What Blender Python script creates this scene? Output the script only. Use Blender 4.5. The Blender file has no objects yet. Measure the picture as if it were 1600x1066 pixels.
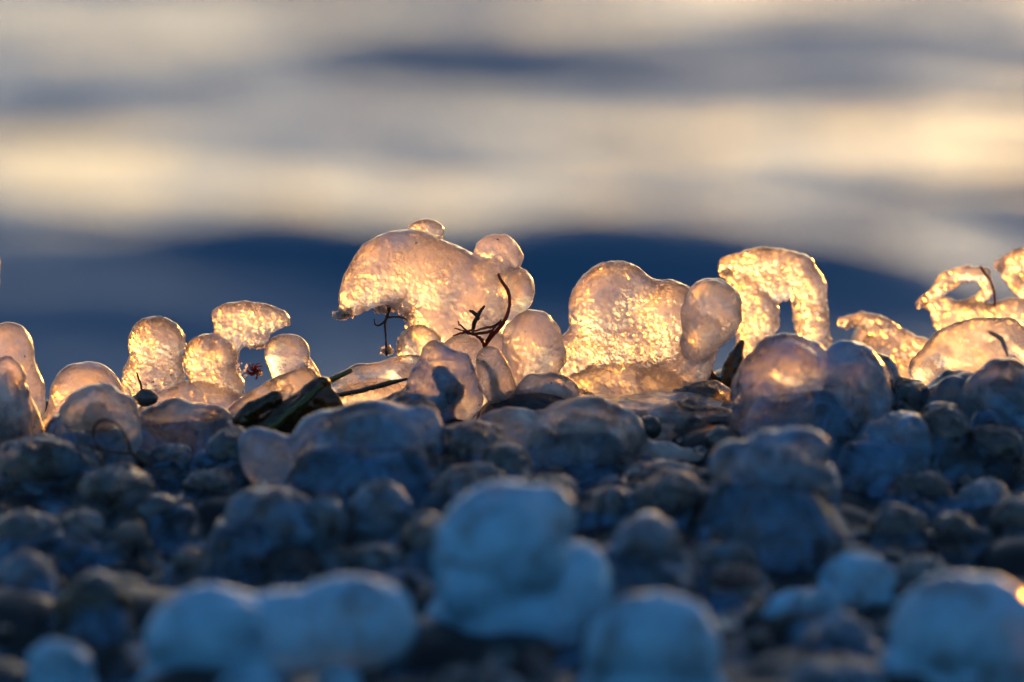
import bpy, math, random
import numpy as np
from mathutils import Vector

# ------------------------------------------------------------------ camera, sky, sun, exposure
SC = bpy.context.scene
COL = SC.collection
CAM = (0.0, -2.4, 0.30); PITCH = math.radians(6.73); LENS, SENSOR = 216.0, 36.0
cam_d = bpy.data.cameras.new('camera'); cam = bpy.data.objects.new('camera', cam_d); COL.objects.link(cam)
cam.location = CAM; cam.rotation_euler = (math.pi / 2 - PITCH, 0, 0)
cam_d.lens = LENS; cam_d.sensor_width = SENSOR; cam_d.clip_start = 0.05; cam_d.clip_end = 9000
cam_d.dof.use_dof = True; cam_d.dof.focus_distance = 2.405; cam_d.dof.aperture_fstop = 5.2
SC.camera = cam

SUN_EL, SUN_AZ = math.radians(4.5), math.radians(18)      # azimuth measured from the view axis towards the right
world = bpy.data.worlds.new('World'); SC.world = world; world.use_nodes = True
wn = world.node_tree; wn.nodes.clear()
sky = wn.nodes.new('ShaderNodeTexSky'); sky.sky_type = 'NISHITA'; sky.sun_disc = False
sky.sun_elevation = SUN_EL; sky.sun_rotation = SUN_AZ
sky.air_density = 1.0; sky.dust_density = 3.2; sky.ozone_density = 2.6
bg = wn.nodes.new('ShaderNodeBackground'); bg.inputs['Strength'].default_value = 0.15
wo = wn.nodes.new('ShaderNodeOutputWorld')
wn.links.new(sky.outputs[0], bg.inputs[0]); wn.links.new(bg.outputs[0], wo.inputs[0])
sun_d = bpy.data.lights.new('sun', 'SUN'); sun = bpy.data.objects.new('sun', sun_d); COL.objects.link(sun)
sun_d.energy = 3.2; sun_d.angle = math.radians(0.6); sun_d.color = (1.0, 0.29, 0.012)
sdir = Vector((math.sin(SUN_AZ) * math.cos(SUN_EL), math.cos(SUN_AZ) * math.cos(SUN_EL), math.sin(SUN_EL)))
sun.rotation_euler = sdir.to_track_quat('Z', 'Y').to_euler(); sun.location = (1, 3, 1.5)
SC.view_settings.view_transform = 'Standard'; SC.view_settings.look = 'None'
SC.view_settings.exposure = 1.2; SC.view_settings.gamma = 1.0; SC.view_settings.use_curve_mapping = False
SC.render.engine = 'CYCLES'
cy = SC.cycles
cy.use_denoising = True; cy.max_bounces = 8; cy.transparent_max_bounces = 12; cy.transmission_bounces = 5
cy.diffuse_bounces = 2; cy.glossy_bounces = 3; cy.use_adaptive_sampling = True; cy.adaptive_threshold = 0.03; cy.sample_clamp_indirect = 6.0; cy.caustics_refractive = True
random.seed(4); RNG = np.random.default_rng(11)

# ------------------------------------------------------------------ numeric helpers
CP, SP = math.cos(PITCH), math.sin(PITCH)
KPX = SENSOR / LENS / 1600.0
def ray(px, py):
    a = (px - 800) * KPX; b = -(py - 533) * KPX
    return (a, CP + b * SP, -SP + b * CP)
def at(px, py, Y):                                   # the point on a pixel's ray at world depth Y
    d = ray(px, py); t = (Y - CAM[1]) / d[1]
    return np.array((CAM[0] + d[0] * t, Y, CAM[2] + d[2] * t))
def pxs(Y): return (Y - CAM[1]) * KPX / CP           # metres per photograph pixel at depth Y

def hash3(i, j, k, seed):
    h = (i * 374761393 + j * 668265263 + k * 1274126177 + seed * 974711) & 0xFFFFFFFF
    h = ((h ^ (h >> 13)) * 1274126177) & 0xFFFFFFFF
    h = (h ^ (h >> 16)) & 0xFFFFFF
    return h.astype(np.float64) / 0xFFFFFF * 2 - 1
def vnoise(P, scale, seed=0):                        # value noise, P (n,3), about -1..1
    Q = P * scale; I = np.floor(Q).astype(np.int64); f = Q - I; f = f * f * (3 - 2 * f)
    out = 0
    for dx in (0, 1):
        wx = f[:, 0] if dx else 1 - f[:, 0]
        for dy in (0, 1):
            wy = f[:, 1] if dy else 1 - f[:, 1]
            for dz in (0, 1):
                wz = f[:, 2] if dz else 1 - f[:, 2]
                out = out + wx * wy * wz * hash3(I[:, 0] + dx, I[:, 1] + dy, I[:, 2] + dz, seed)
    return out
def fbm(P, scale, octv=3, seed=0):
    o = 0; a = 1.0
    for q in range(octv):
        o = o + a * vnoise(P + 3.17 * q, scale, seed + q); scale *= 2.1; a *= 0.5
    return o
def sstep(a, b, x):
    t = np.clip((x - a) / (b - a), 0, 1); return t * t * (3 - 2 * t)
def ground(x, y):                                    # the shingle bank: crown near y = 0.05, falling to the camera and to the sea
    x = np.asarray(x, float); y = np.asarray(y, float)
    front = np.minimum(0, 0.118 * (y + 0.03)); front = np.maximum(front, -0.10 - 0.03 * sstep(-0.4, -1.2, y))
    back = np.minimum(0, -0.24 * (y - 0.10))
    z = front + np.maximum(back, -1.3)
    z = z + 0.006 * np.sin(x * 9 + 1.3) * sstep(-0.6, 0, y) - 0.011
    return z
def hit(px, py):                                     # where a pixel's ray meets the bank
    d = np.array(ray(px, py)); lo, hi = 1.0, 2.75
    f = lambda t: CAM[2] + d[2] * t - float(ground(CAM[0] + d[0] * t, CAM[1] + d[1] * t))
    for t in np.linspace(lo, hi, 160):
        if f(t) <= 0: break
    return CAM[1] + d[1] * t

def raw_mesh(name, V, F, smooth=True):
    me = bpy.data.meshes.new(name); F = np.asarray(F, np.int32); V = np.asarray(V, np.float32); n = F.shape[1]
    me.vertices.add(len(V)); me.vertices.foreach_set('co', V.ravel())
    me.loops.add(F.size); me.loops.foreach_set('vertex_index', F.ravel())
    me.polygons.add(len(F)); me.polygons.foreach_set('loop_start', np.arange(0, F.size, n, dtype=np.int32))
    me.update(calc_edges=True); me.validate()
    if smooth: me.shade_smooth()
    return me
def surface_nets(F, h, org):
    nx, ny, nz = F.shape; S = F < 0
    acc = np.zeros((nx - 1, ny - 1, nz - 1), np.int8)
    for a in (0, 1):
        for b in (0, 1):
            for c in (0, 1): acc += S[a:nx - 1 + a, b:ny - 1 + b, c:nz - 1 + c]
    I = np.argwhere((acc > 0) & (acc < 8))
    idx = np.full(acc.shape, -1, np.int64); idx[I[:, 0], I[:, 1], I[:, 2]] = np.arange(len(I))
    cs = [(a, b, c) for a in (0, 1) for b in (0, 1) for c in (0, 1)]
    cv = {o: F[I[:, 0] + o[0], I[:, 1] + o[1], I[:, 2] + o[2]] for o in cs}
    s = np.zeros((len(I), 3)); n = np.zeros(len(I))
    for o in cs:
        for ax in range(3):
            if o[ax]: continue
            p = list(o); p[ax] = 1; p = tuple(p)
            m = (cv[o] < 0) != (cv[p] < 0); t = np.where(m, cv[o] / np.where(m, cv[o] - cv[p], 1), 0)
            q = np.tile(np.array(o, float), (len(I), 1)); q[:, ax] = t
            s += q * m[:, None]; n += m
    V = (I + s / n[:, None]) * h + org
    faces = []
    for ax in range(3):
        b, c = [(1, 2), (2, 0), (0, 1)][ax]
        sl0 = [slice(1, -1)] * 3; sl1 = [slice(1, -1)] * 3
        sl0[ax] = slice(0, -1); sl1[ax] = slice(1, None)
        A, B = S[tuple(sl0)], S[tuple(sl1)]
        for flip, m in ((False, A & ~B), (True, ~A & B)):
            E = np.argwhere(m); off = np.ones(3, int); off[ax] = 0; E = E + off
            q = []
            for (db, dc) in ((-1, -1), (0, -1), (0, 0), (-1, 0)):
                e = E.copy(); e[:, b] += db; e[:, c] += dc; q.append(idx[e[:, 0], e[:, 1], e[:, 2]])
            q = np.stack(q, 1); faces.append(q[:, ::-1] if flip else q)
    return V, np.concatenate(faces)
def vnormals(V, F):
    n = np.cross(V[F[:, 2]] - V[F[:, 0]], V[F[:, 3]] - V[F[:, 1]]); N = np.zeros_like(V)
    for k in range(4): np.add.at(N, F[:, k], n)
    return N / (np.linalg.norm(N, axis=1, keepdims=True) + 1e-20)
def smooth_v(V, F, it):
    for _ in range(it):
        A = np.zeros_like(V); c = np.zeros(len(V))
        for k in range(4):
            np.add.at(A, F[:, k], V[F[:, (k + 1) % 4]]); np.add.at(c, F[:, k], 1)
        V = 0.5 * V + 0.5 * A / c[:, None]
    return V

# shapes are lists of primitives in photograph pixels; E = ellipsoid, C = tapered rod, minus=True cuts
def E(px, py, rx, ry, d=0, rd=None, rot=0, minus=False): return ('E', px, py, rx, ry, d, rd or min(rx, ry), rot, minus)
def C(*pts, minus=False):                            # pts: (px, py, r[, d])
    pts = [p if len(p) > 3 else p + (0,) for p in pts]
    return ('C', pts, minus)
def field(prims, Y, k, res, pad=6, inset=0.0):
    s = pxs(Y); items = []; lo = np.full(3, 1e9); hi = -lo
    for p in prims:
        if p[0] == 'E':
            c = at(p[1], p[2], Y + p[5] * s); r = np.array((p[3], p[6], p[4])) * s
            items.append(('E', c, r, math.radians(p[7]), p[8])); R = max(r) if p[7] else r
            if not p[8]: lo = np.minimum(lo, c - R); hi = np.maximum(hi, c + R)
        else:
            q = [(at(a, b, Y + d * s), r * s) for a, b, r, d in p[1]]
            items.append(('C', q, p[2]))
            if not p[2]:
                for c, r in q: lo = np.minimum(lo, c - r); hi = np.maximum(hi, c + r)
    h = res * s; lo -= pad * h; hi += pad * h
    ax = [np.arange(lo[i], hi[i], h, dtype=np.float32) for i in range(3)]
    X, Yy, Z = np.meshgrid(*ax, indexing='ij', sparse=True); k = k * s
    def smin(a, b):
        t = np.clip(0.5 + 0.5 * (b - a) / k, 0, 1); return b + (a - b) * t - k * t * (1 - t)
    Fp = None; cuts = []
    for it in items:
        if it[0] == 'E':
            _, c, r, rot, mi = it
            dx, dy, dz = X - c[0], Yy - c[1], Z - c[2]
            if rot: dx, dz = dx * math.cos(rot) + dz * math.sin(rot), -dx * math.sin(rot) + dz * math.cos(rot)
            q = np.sqrt((dx / r[0]) ** 2 + (dy / r[1]) ** 2 + (dz / r[2]) ** 2)
            q2 = np.sqrt((dx / r[0] ** 2) ** 2 + (dy / r[1] ** 2) ** 2 + (dz / r[2] ** 2) ** 2) + 1e-6
            f = q * (q - 1) / q2
            f = np.where(q < 0.15, -min(r) * 0.9, f)
        else:
            _, q, mi = it; f = None
            for (a, ra), (b, rb) in zip(q[:-1], q[1:]) if len(q) > 1 else [(q[0], q[0])]:
                ab = b - a; L = float(ab @ ab) + 1e-12
                t = np.clip(((X - a[0]) * ab[0] + (Yy - a[1]) * ab[1] + (Z - a[2]) * ab[2]) / L, 0, 1)
                g = np.sqrt((X - a[0] - t * ab[0]) ** 2 + (Yy - a[1] - t * ab[1]) ** 2 + (Z - a[2] - t * ab[2]) ** 2) - (ra + t * (rb - ra))
                f = g if f is None else np.minimum(f, g)
        f = f.astype(np.float32)
        if mi: cuts.append(f)
        else: Fp = f if Fp is None else smin(Fp, f)
    for c in cuts: Fp = -smin(-Fp, c)
    # keep the outermost layer outside so the surface is closed
    Fp = Fp + inset * s
    for a in range(3):
        for e in (0, -1):
            sl = [slice(None)] * 3; sl[a] = e; Fp[tuple(sl)] = np.maximum(Fp[tuple(sl)], h * 0.5)
    return Fp, h, lo
SEED = [0]
def blob_mesh(name, prims, Y, k=12, res=2.5, lump=2.0, lump_sz=40, grain=0.0, grain_sz=7, inset=0.0, sm=2, origin=(0, 0, 0)):
    F, h, lo = field(prims, Y, k, res, inset=inset)
    V, Q = surface_nets(F, h, lo); V = smooth_v(V, Q, sm); s = pxs(Y); SEED[0] += 7
    N = vnormals(V, Q)
    if lump: V = V + N * (fbm(V, 1 / (lump_sz * s), 3, SEED[0]) * lump * s)[:, None]
    if grain:
        low = 0.35 + 0.65 * sstep(0.35, -0.35, N[:, 2:3])[:, 0]
        g = fbm(V, 1 / (grain_sz * s), 2, SEED[0] + 3)
        V = V + N * (g * grain * s * low)[:, None]
    return raw_mesh(name, V - np.array(origin), Q)

# ------------------------------------------------------------------ materials
class NT:
    def __init__(self, name):
        self.m = bpy.data.materials.new(name); self.m.use_nodes = True; self.t = self.m.node_tree; self.t.nodes.clear()
        self.out = self.n('ShaderNodeOutputMaterial'); self.pos = self.n('ShaderNodeNewGeometry').outputs['Position']
    def n(self, typ, **kw):
        nd = self.t.nodes.new(typ)
        for k_, v in kw.items():
            if k_ in nd.inputs.keys(): self.set(nd.inputs[k_], v)
            else: setattr(nd, k_, v)
        return nd
    def set(self, sock, v):
        if hasattr(v, 'is_output') or isinstance(v, bpy.types.NodeSocket): self.t.links.new(v, sock)
        else: sock.default_value = v
    def noise(self, scale, detail=3, rough=0.5, dist=0.0):
        nd = self.n('ShaderNodeTexNoise'); self.set(nd.inputs['Vector'], self.pos)
        nd.inputs['Scale'].default_value = scale; nd.inputs['Detail'].default_value = detail
        nd.inputs['Roughness'].default_value = rough; nd.inputs['Distortion'].default_value = dist
        return nd.outputs['Fac']
    def voro(self, scale, feature='F1', out='Distance'):
        nd = self.n('ShaderNodeTexVoronoi', feature=feature); self.set(nd.inputs['Vector'], self.pos)
        nd.inputs['Scale'].default_value = scale; return nd.outputs[out]
    def ramp(self, v, a, b, lo=0.0, hi=1.0):
        nd = self.n('ShaderNodeMapRange', interpolation_type='SMOOTHSTEP'); self.set(nd.inputs['Value'], v)
        for i, q in zip(('From Min', 'From Max', 'To Min', 'To Max'), (a, b, lo, hi)): nd.inputs[i].default_value = q
        return nd.outputs['Result']
    def math(self, op, a, b):
        nd = self.n('ShaderNodeMath', operation=op); self.set(nd.inputs[0], a); self.set(nd.inputs[1], b); return nd.outputs[0]
    def mixc(self, f, a, b):
        nd = self.n('ShaderNodeMix', data_type='RGBA'); self.set(nd.inputs[0], f); self.set(nd.inputs[6], a); self.set(nd.inputs[7], b); return nd.outputs[2]
    def mixs(self, f, a, b):
        nd = self.n('ShaderNodeMixShader'); self.set(nd.inputs[0], f); self.t.links.new(a, nd.inputs[1]); self.t.links.new(b, nd.inputs[2]); return nd.outputs[0]
    def bump(self, hgt, strength, dist, normal=None):
        nd = self.n('ShaderNodeBump'); self.set(nd.inputs['Height'], hgt); self.set(nd.inputs['Strength'], strength); self.set(nd.inputs['Distance'], dist)
        if normal is not None: self.set(nd.inputs['Normal'], normal)
        return nd.outputs['Normal']
    def done(self, shader): self.t.links.new(shader, self.out.inputs['Surface']); return self.m
def rgba(c): return (c[0], c[1], c[2], 1.0)

def ice_mat(name, frost=0.35, clear=0.35, refr=0.5, grain=0.7, col=(0.86, 0.88, 0.92), sss=0.010, dirt=0.0, coat=0.1, glass=0.0, specks=True):
    """Cloudy ice: frost scatters below the skin, crystal grains pass and bend the light, clear patches let it through."""
    t = NT(name)
    big = t.noise(55, 4, 0.55, 0.6); mid = t.noise(170, 4, 0.6, 0.4); fine = t.noise(620, 2, 0.6)
    cell = t.voro(430); cell2 = t.voro(950)
    g = t.math('ADD', t.math('MULTIPLY', cell, 0.9), t.math('ADD', t.math('MULTIPLY', fine, 0.7), t.math('MULTIPLY', cell2, 0.35)))
    patch = t.ramp(t.noise(38, 3, 0.5, 0.8), 0.36, 0.60, 0.12, 1.0)     # grainy and glassy regions
    gn = t.bump(g, t.math('MULTIPLY', patch, grain), 0.0024, t.bump(t.noise(120, 2), 0.5, 0.004)); soft = t.bump(mid, 0.28, 0.0022)
    base = t.mixc(t.ramp(mid, 0.35, 0.7), rgba(col), rgba((col[0] * 0.86, col[1] * 0.88, col[2] * 0.92)))
    if dirt: base = t.mixc(t.math('MULTIPLY', t.ramp(big, 0.50, 0.68), dirt), base, (0.06, 0.055, 0.05, 1))
    p = t.n('ShaderNodeBsdfPrincipled'); t.set(p.inputs['Base Color'], base); p.inputs['Roughness'].default_value = 0.45
    p.inputs['Subsurface Weight'].default_value = 1.0 if sss > 0.005 else 0.0; p.inputs['Subsurface Radius'].default_value = (1.0, 0.95, 0.9)
    p.inputs['Subsurface Scale'].default_value = sss; p.inputs['Subsurface Anisotropy'].default_value = 0.6
    p.inputs['Specular IOR Level'].default_value = 0.2; t.set(p.inputs['Normal'], soft)
    tl = t.n('ShaderNodeBsdfTranslucent'); tl.inputs['Color'].default_value = (0.93, 0.94, 0.95, 1); t.set(tl.inputs['Normal'], gn)
    rf = t.n('ShaderNodeBsdfRefraction'); rf.inputs['Roughness'].default_value = 0.29; rf.inputs['IOR'].default_value = 1.31; t.set(rf.inputs['Normal'], gn)
    rf.inputs['Color'].default_value = (0.95, 0.96, 0.97, 1)
    tr = t.n('ShaderNodeBsdfTransparent'); tr.inputs['Color'].default_value = (0.96, 0.97, 0.98, 1)
    crystal = t.mixs(refr, tl.outputs[0], rf.outputs[0])
    body = t.mixs(t.math('MULTIPLY', t.ramp(big, 0.3, 0.7, 0.55, 1.45), 1 - frost), p.outputs[0], crystal)
    see = tr.outputs[0]
    if specks:                                          # grit frozen into the ice
        vd = t.n('ShaderNodeTexVoronoi'); t.set(vd.inputs['Vector'], t.pos); vd.inputs['Scale'].default_value = 190
        sc_ = t.n('ShaderNodeSeparateColor'); t.set(sc_.inputs[0], vd.outputs['Color'])
        spot = t.math('MULTIPLY', t.ramp(t.math('ADD', vd.outputs['Distance'], t.math('MULTIPLY', fine, 0.12)), 0.11, 0.19, 1.0, 0.0), t.math('GREATER_THAN', sc_.outputs[0], 0.86))
        df = t.n('ShaderNodeBsdfDiffuse'); df.inputs['Color'].default_value = (0.05, 0.025, 0.012, 1)
    if glass:
        gs = t.n('ShaderNodeBsdfRefraction'); gs.inputs['Roughness'].default_value = 0.03; gs.inputs['IOR'].default_value = 1.31
        gs.inputs['Color'].default_value = (0.95, 0.97, 0.99, 1); t.set(gs.inputs['Normal'], soft); see = t.mixs(glass, see, gs.outputs[0])
    body = t.mixs(t.math('MULTIPLY', t.ramp(t.noise(75, 4, 0.6, 1.0), 0.3, 0.7, 0.35, 1.65), clear), body, see)
    if specks: body = t.mixs(t.math('MULTIPLY', spot, 0.85), body, df.outputs[0])
    gl = t.n('ShaderNodeBsdfGlossy'); gl.inputs['Roughness'].default_value = coat; t.set(gl.inputs['Normal'], soft)
    fr = t.n('ShaderNodeFresnel'); fr.inputs['IOR'].default_value = 1.31; t.set(fr.inputs['Normal'], soft)
    fac = t.math('MINIMUM', fr.outputs[0], 0.92)
    return t.done(t.mixs(fac, body, gl.outputs[0]))
def solid_mat(name, c1, c2, scale, rough=0.5, bump=0.3, bdist=0.001, spec=0.5, coat=0.0, wet=None, trans=0.0):
    t = NT(name); a = t.noise(scale, 5, 0.6, 0.3)
    p = t.n('ShaderNodeBsdfPrincipled'); t.set(p.inputs['Base Color'], t.mixc(t.ramp(a, 0.35, 0.65), rgba(c1), rgba(c2)))
    t.set(p.inputs['Roughness'], t.ramp(t.noise(scale * 2.3), 0.3, 0.7, rough * 0.7, min(1, rough * 1.3)))
    p.inputs['Specular IOR Level'].default_value = spec; p.inputs['Coat Weight'].default_value = coat; p.inputs['Coat Roughness'].default_value = 0.12
    t.set(p.inputs['Normal'], t.bump(t.noise(scale * 3, 4), bump, bdist))
    sh = p.outputs[0]
    if trans:
        tl = t.n('ShaderNodeBsdfTranslucent'); tl.inputs['Color'].default_value = rgba(tuple(min(1, q * 4) for q in c2)); sh = t.mixs(trans, sh, tl.outputs[0])
    return t.done(sh)

M = {}
M['glow'] = ice_mat('grainy_ice', frost=0.10, clear=0.36, refr=0.75, grain=1.25, sss=0.012, glass=0.15)
M['milky'] = ice_mat('milky_ice', frost=0.26, clear=0.34, refr=0.5, grain=0.75, sss=0.012, coat=0.10, glass=0.25)
M['clear'] = ice_mat('clear_ice', frost=0.10, clear=0.65, refr=0.7, grain=0.3, sss=0.012, coat=0.06, glass=0.55)
M['frost'] = ice_mat('frosted_ice', frost=0.55, clear=0.48, refr=0.4, grain=0.4, sss=0.004, dirt=0.7, col=(0.18, 0.43, 0.72), coat=0.07, glass=0.8)  # ice tint deepened so the colour carries the blue of the shade
M['rime'] = ice_mat('shade_blue_rime_ice', frost=0.8, clear=0.16, refr=0.3, grain=0.5, sss=0.003, dirt=0.65, col=(0.25, 0.66, 1.0), coat=0.07, glass=0.7)  # white rime, with the blue of the shaded slope put into its colour
M['glaze'] = ice_mat('ice_glaze', frost=0.25, clear=0.80, refr=0.4, grain=0.3, sss=0.004, col=(0.18, 0.42, 0.66), coat=0.06, glass=0.8)  # shade's blue mixed into the glaze colour
M['crystal'] = ice_mat('frost_crystal', frost=0.15, clear=0.42, refr=0.25, grain=0.2, sss=0.003, coat=0.08, specks=False)
M['crust'] = ice_mat('draped_ice_crust', frost=0.45, clear=0.62, refr=0.3, grain=0.35, sss=0.004, dirt=0.8, col=(0.11, 0.33, 0.64), coat=0.035, glass=0.9)  # crust colour holds the blue of the shade as well
M['stone'] = solid_mat('dark_stone', (0.018, 0.019, 0.022), (0.05, 0.05, 0.055), 120, rough=0.45, coat=0.5)
M['stone_red'] = solid_mat('reddish_stone', (0.10, 0.03, 0.025), (0.05, 0.03, 0.03), 90, rough=0.5, coat=0.4)
M['stone_grey'] = solid_mat('grey_stone', (0.10, 0.105, 0.11), (0.17, 0.17, 0.17), 100, rough=0.55, coat=0.3)
M['kelp'] = solid_mat('brown_seaweed', (0.014, 0.010, 0.003), (0.05, 0.036, 0.006), 130, rough=0.3, bump=0.6, coat=0.8, trans=0.4)
M['kelp_green'] = solid_mat('green_seaweed', (0.05, 0.06, 0.008), (0.09, 0.10, 0.012), 90, rough=0.35, coat=0.5, trans=0.3)
M['red_weed'] = solid_mat('red_seaweed', (0.09, 0.014, 0.007), (0.17, 0.035, 0.014), 200, rough=0.4, trans=0.3)
M['twig'] = solid_mat('dark_twig', (0.03, 0.012, 0.007), (0.07, 0.03, 0.014), 200, rough=0.5)

# ------------------------------------------------------------------ object helpers
def tag(o, label=None, cat=None, group=None, kind=None):
    for k_, v in (('label', label), ('category', cat), ('group', group), ('kind', kind)):
        if v: o[k_] = v
    return o
def link(name, me, mat, parent=None, loc=(0, 0, 0)):
    o = bpy.data.objects.new(name, me); COL.objects.link(o)
    if mat is not None: me.materials.append(mat)
    o.location = loc
    if parent is not None: o.parent = parent
    return o
def thing(name, label, cat, Y, px, py, group=None):
    o = bpy.data.objects.new(name, None); COL.objects.link(o); o.empty_display_size = 0.01
    o.location = at(px, py, Y); tag(o, label, cat, group); return o
def part(root, name, prims, mat, Y, **kw):
    me = blob_mesh(name, prims, Y, origin=tuple(root.location), **kw)
    return link(name, me, M[mat], root)
def tube_mesh(name, pts, radii, sides=8, origin=(0, 0, 0)):
    P = [np.array(p, float) for p in pts]; V = []; F = []
    up = np.array((0.13, 0.9, 0.4))
    for i, p in enumerate(P):
        d = P[min(i + 1, len(P) - 1)] - P[max(i - 1, 0)]; d /= np.linalg.norm(d) + 1e-12
        a = np.cross(d, up); a /= np.linalg.norm(a) + 1e-12; b = np.cross(d, a)
        for q in range(sides):
            w = 2 * math.pi * q / sides; V.append(p + radii[i] * (a * math.cos(w) + b * math.sin(w)))
    n = len(P)
    for i in range(n - 1):
        for q in range(sides):
            r = (q + 1) % sides; F.append((i * sides + q, (i + 1) * sides + q, (i + 1) * sides + r, i * sides + r))
    V += [P[0], P[-1]]; a0, a1 = len(V) - 2, len(V) - 1
    F += [(a0, q, (q + 1) % sides, a0) for q in range(0)]
    me = bpy.data.meshes.new(name)
    caps = [(a0, (q), (q + 1) % sides) for q in range(sides)] + [(a1, (n - 1) * sides + (q + 1) % sides, (n - 1) * sides + q) for q in range(sides)]
    me.from_pydata([tuple(v - np.array(origin)) for v in V], [], [tuple(f) for f in F] + caps); me.update(); me.shade_smooth(); return me
def curve_pts(ctrl, Y, n=7, wob=0.0):                # ctrl: (px, py, r, d); Catmull-Rom through the points
    s = pxs(Y); P = [at(a, b, Y + d * s) for a, b, r, d in ctrl]; R = [r * s * 0.75 * random.uniform(0.8, 1.25) for a, b, r, d in ctrl]
    out = []; rad = []
    for i in range(len(P) - 1):
        p0, p1, p2, p3 = P[max(i - 1, 0)], P[i], P[i + 1], P[min(i + 2, len(P) - 1)]
        for q in range(n):
            t = q / n
            out.append(0.5 * (2 * p1 + (p2 - p0) * t + (2 * p0 - 5 * p1 + 4 * p2 - p3) * t * t + (3 * p1 - p0 - 3 * p2 + p3) * t ** 3) + np.array([random.uniform(-wob, wob) for _ in range(3)]) * s)
            rad.append(R[i] + (R[i + 1] - R[i]) * t)
    out.append(P[-1]); rad.append(R[-1]); return out, rad
def stem(root, name, ctrl, mat, Y, wob=0.4):
    p, r = curve_pts(ctrl, Y, wob=wob); return link(name, tube_mesh(name, p, r, origin=tuple(root.location)), M[mat], root)
def crystals(root, spots, Y, n, mat='crystal', lo=2.0, hi=5.0):   # a fringe of tiny ice grains, uncountable
    V = []; F = []; s = pxs(Y)
    octa = np.array(((1, 0, 0), (-1, 0, 0), (0, 1, 0), (0, -1, 0), (0, 0, 1.2), (0, 0, -1.2)))
    tri = ((0, 2, 4), (2, 1, 4), (1, 3, 4), (3, 0, 4), (2, 0, 5), (1, 2, 5), (3, 1, 5), (0, 3, 5))
    for _ in range(int(n * 0.6)):
        px, py, rx, ry, d, rd = spots[RNG.integers(len(spots))]
        u = RNG.normal(size=3); u *= RNG.random() ** 0.4 / np.linalg.norm(u)
        c = at(px + u[0] * rx, py + u[2] * ry, Y + (d + u[1] * rd) * s)
        r = RNG.uniform(lo, hi) * s; A = np.linalg.qr(RNG.normal(size=(3, 3)))[0]
        q = (octa * RNG.uniform(0.6, 1.3, (6, 1)) * r) @ A + c - np.array(root.location); b = len(V)
        V += list(q); F += [tuple(b + i for i in f) for f in tri]
    me = bpy.data.meshes.new('frost_crystals'); me.from_pydata([tuple(v) for v in V], [], F); me.update()
    o = link('frost_crystals', me, M[mat], root); o['kind'] = 'stuff'; return o

# ------------------------------------------------------------------ the setting: beach, sea
def axis(lo, hi, step, out_lo, out_hi, grow=1.22):
    a = list(np.arange(lo, hi + step / 2, step)); st = step
    while a[-1] < out_hi: st *= grow; a.append(a[-1] + st)
    st = step
    while a[0] > out_lo: st *= grow; a.insert(0, a[0] - st)
    return np.array(a)
def sheet(name, xs, ys, zf, mat):
    X, Y = np.meshgrid(xs, ys, indexing='ij'); Z = zf(X, Y); V = np.stack([X.ravel(), Y.ravel(), Z.ravel()], 1)
    nx, ny = len(xs), len(ys); I = (np.arange(nx - 1)[:, None] * ny + np.arange(ny - 1)[None]).ravel()
    F = np.stack([I, I + ny, I + ny + 1, I + 1], 1)
    o = link(name, raw_mesh(name, V, F), mat); o['kind'] = 'structure'; return o
def beach_z(X, Y):
    P = np.stack([X.ravel(), Y.ravel(), np.zeros(X.size)], 1); z = ground(X, Y) - 0.008
    near = np.exp(-((X / 1.2) ** 2 + ((Y + 0.2) / 1.0) ** 2)).ravel()
    d = 0.006 * fbm(P, 14, 2, 21) + 0.0016 * fbm(P, 90, 3, 22)
    z = z + (d * near).reshape(X.shape)
    rg = np.random.default_rng(77); k_ = 0.006           # pebbles frozen over: domes melting into each other
    bumps = [(rg.uniform(-0.4, 0.4), rg.uniform(-0.58, 0.08), 0.006 + 0.018 * rg.random() ** 1.8, rg.uniform(0.45, 0.8)) for _ in range(420)]
    for (x, y, r_, f_) in bumps:
        ix = np.searchsorted(X[:, 0], (x - r_, x + r_)); iy = np.searchsorted(Y[0], (y - r_, y + r_))
        sl = (slice(ix[0], ix[1]), slice(iy[0], iy[1])); xx, yy = X[sl], Y[sl]
        q = 1 - ((xx - x) ** 2 + (yy - y) ** 2) / (r_ * r_)
        top = float(ground(x, y)) - 0.012 + f_ * r_ * np.sqrt(np.clip(q, 0, 1)) * 1.0 + 0.004
        t_ = np.clip(0.5 + 0.5 * (top - z[sl]) / k_, 0, 1)
        z[sl] = np.where(q > 0, z[sl] + (top - z[sl]) * t_ + k_ * t_ * (1 - t_), z[sl])
    sk = np.full(X.shape, -1.0)
    for (x, y, r_, a_) in SKIRT: sk = np.maximum(sk, a_ * np.exp(-((X - x) ** 2 + (Y - y) ** 2) / (r_ * r_)))
    s2 = ground(X, Y) - 0.010 + sk + (0.5 * d * near).reshape(X.shape)
    t_ = np.clip(0.5 + 0.5 * (s2 - z) / 0.006, 0, 1)
    return z + (s2 - z) * t_ + 0.006 * t_ * (1 - t_)
LUMPS = []                                             # (x, y, radius, height) of the stones the crust is draped over
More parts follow.
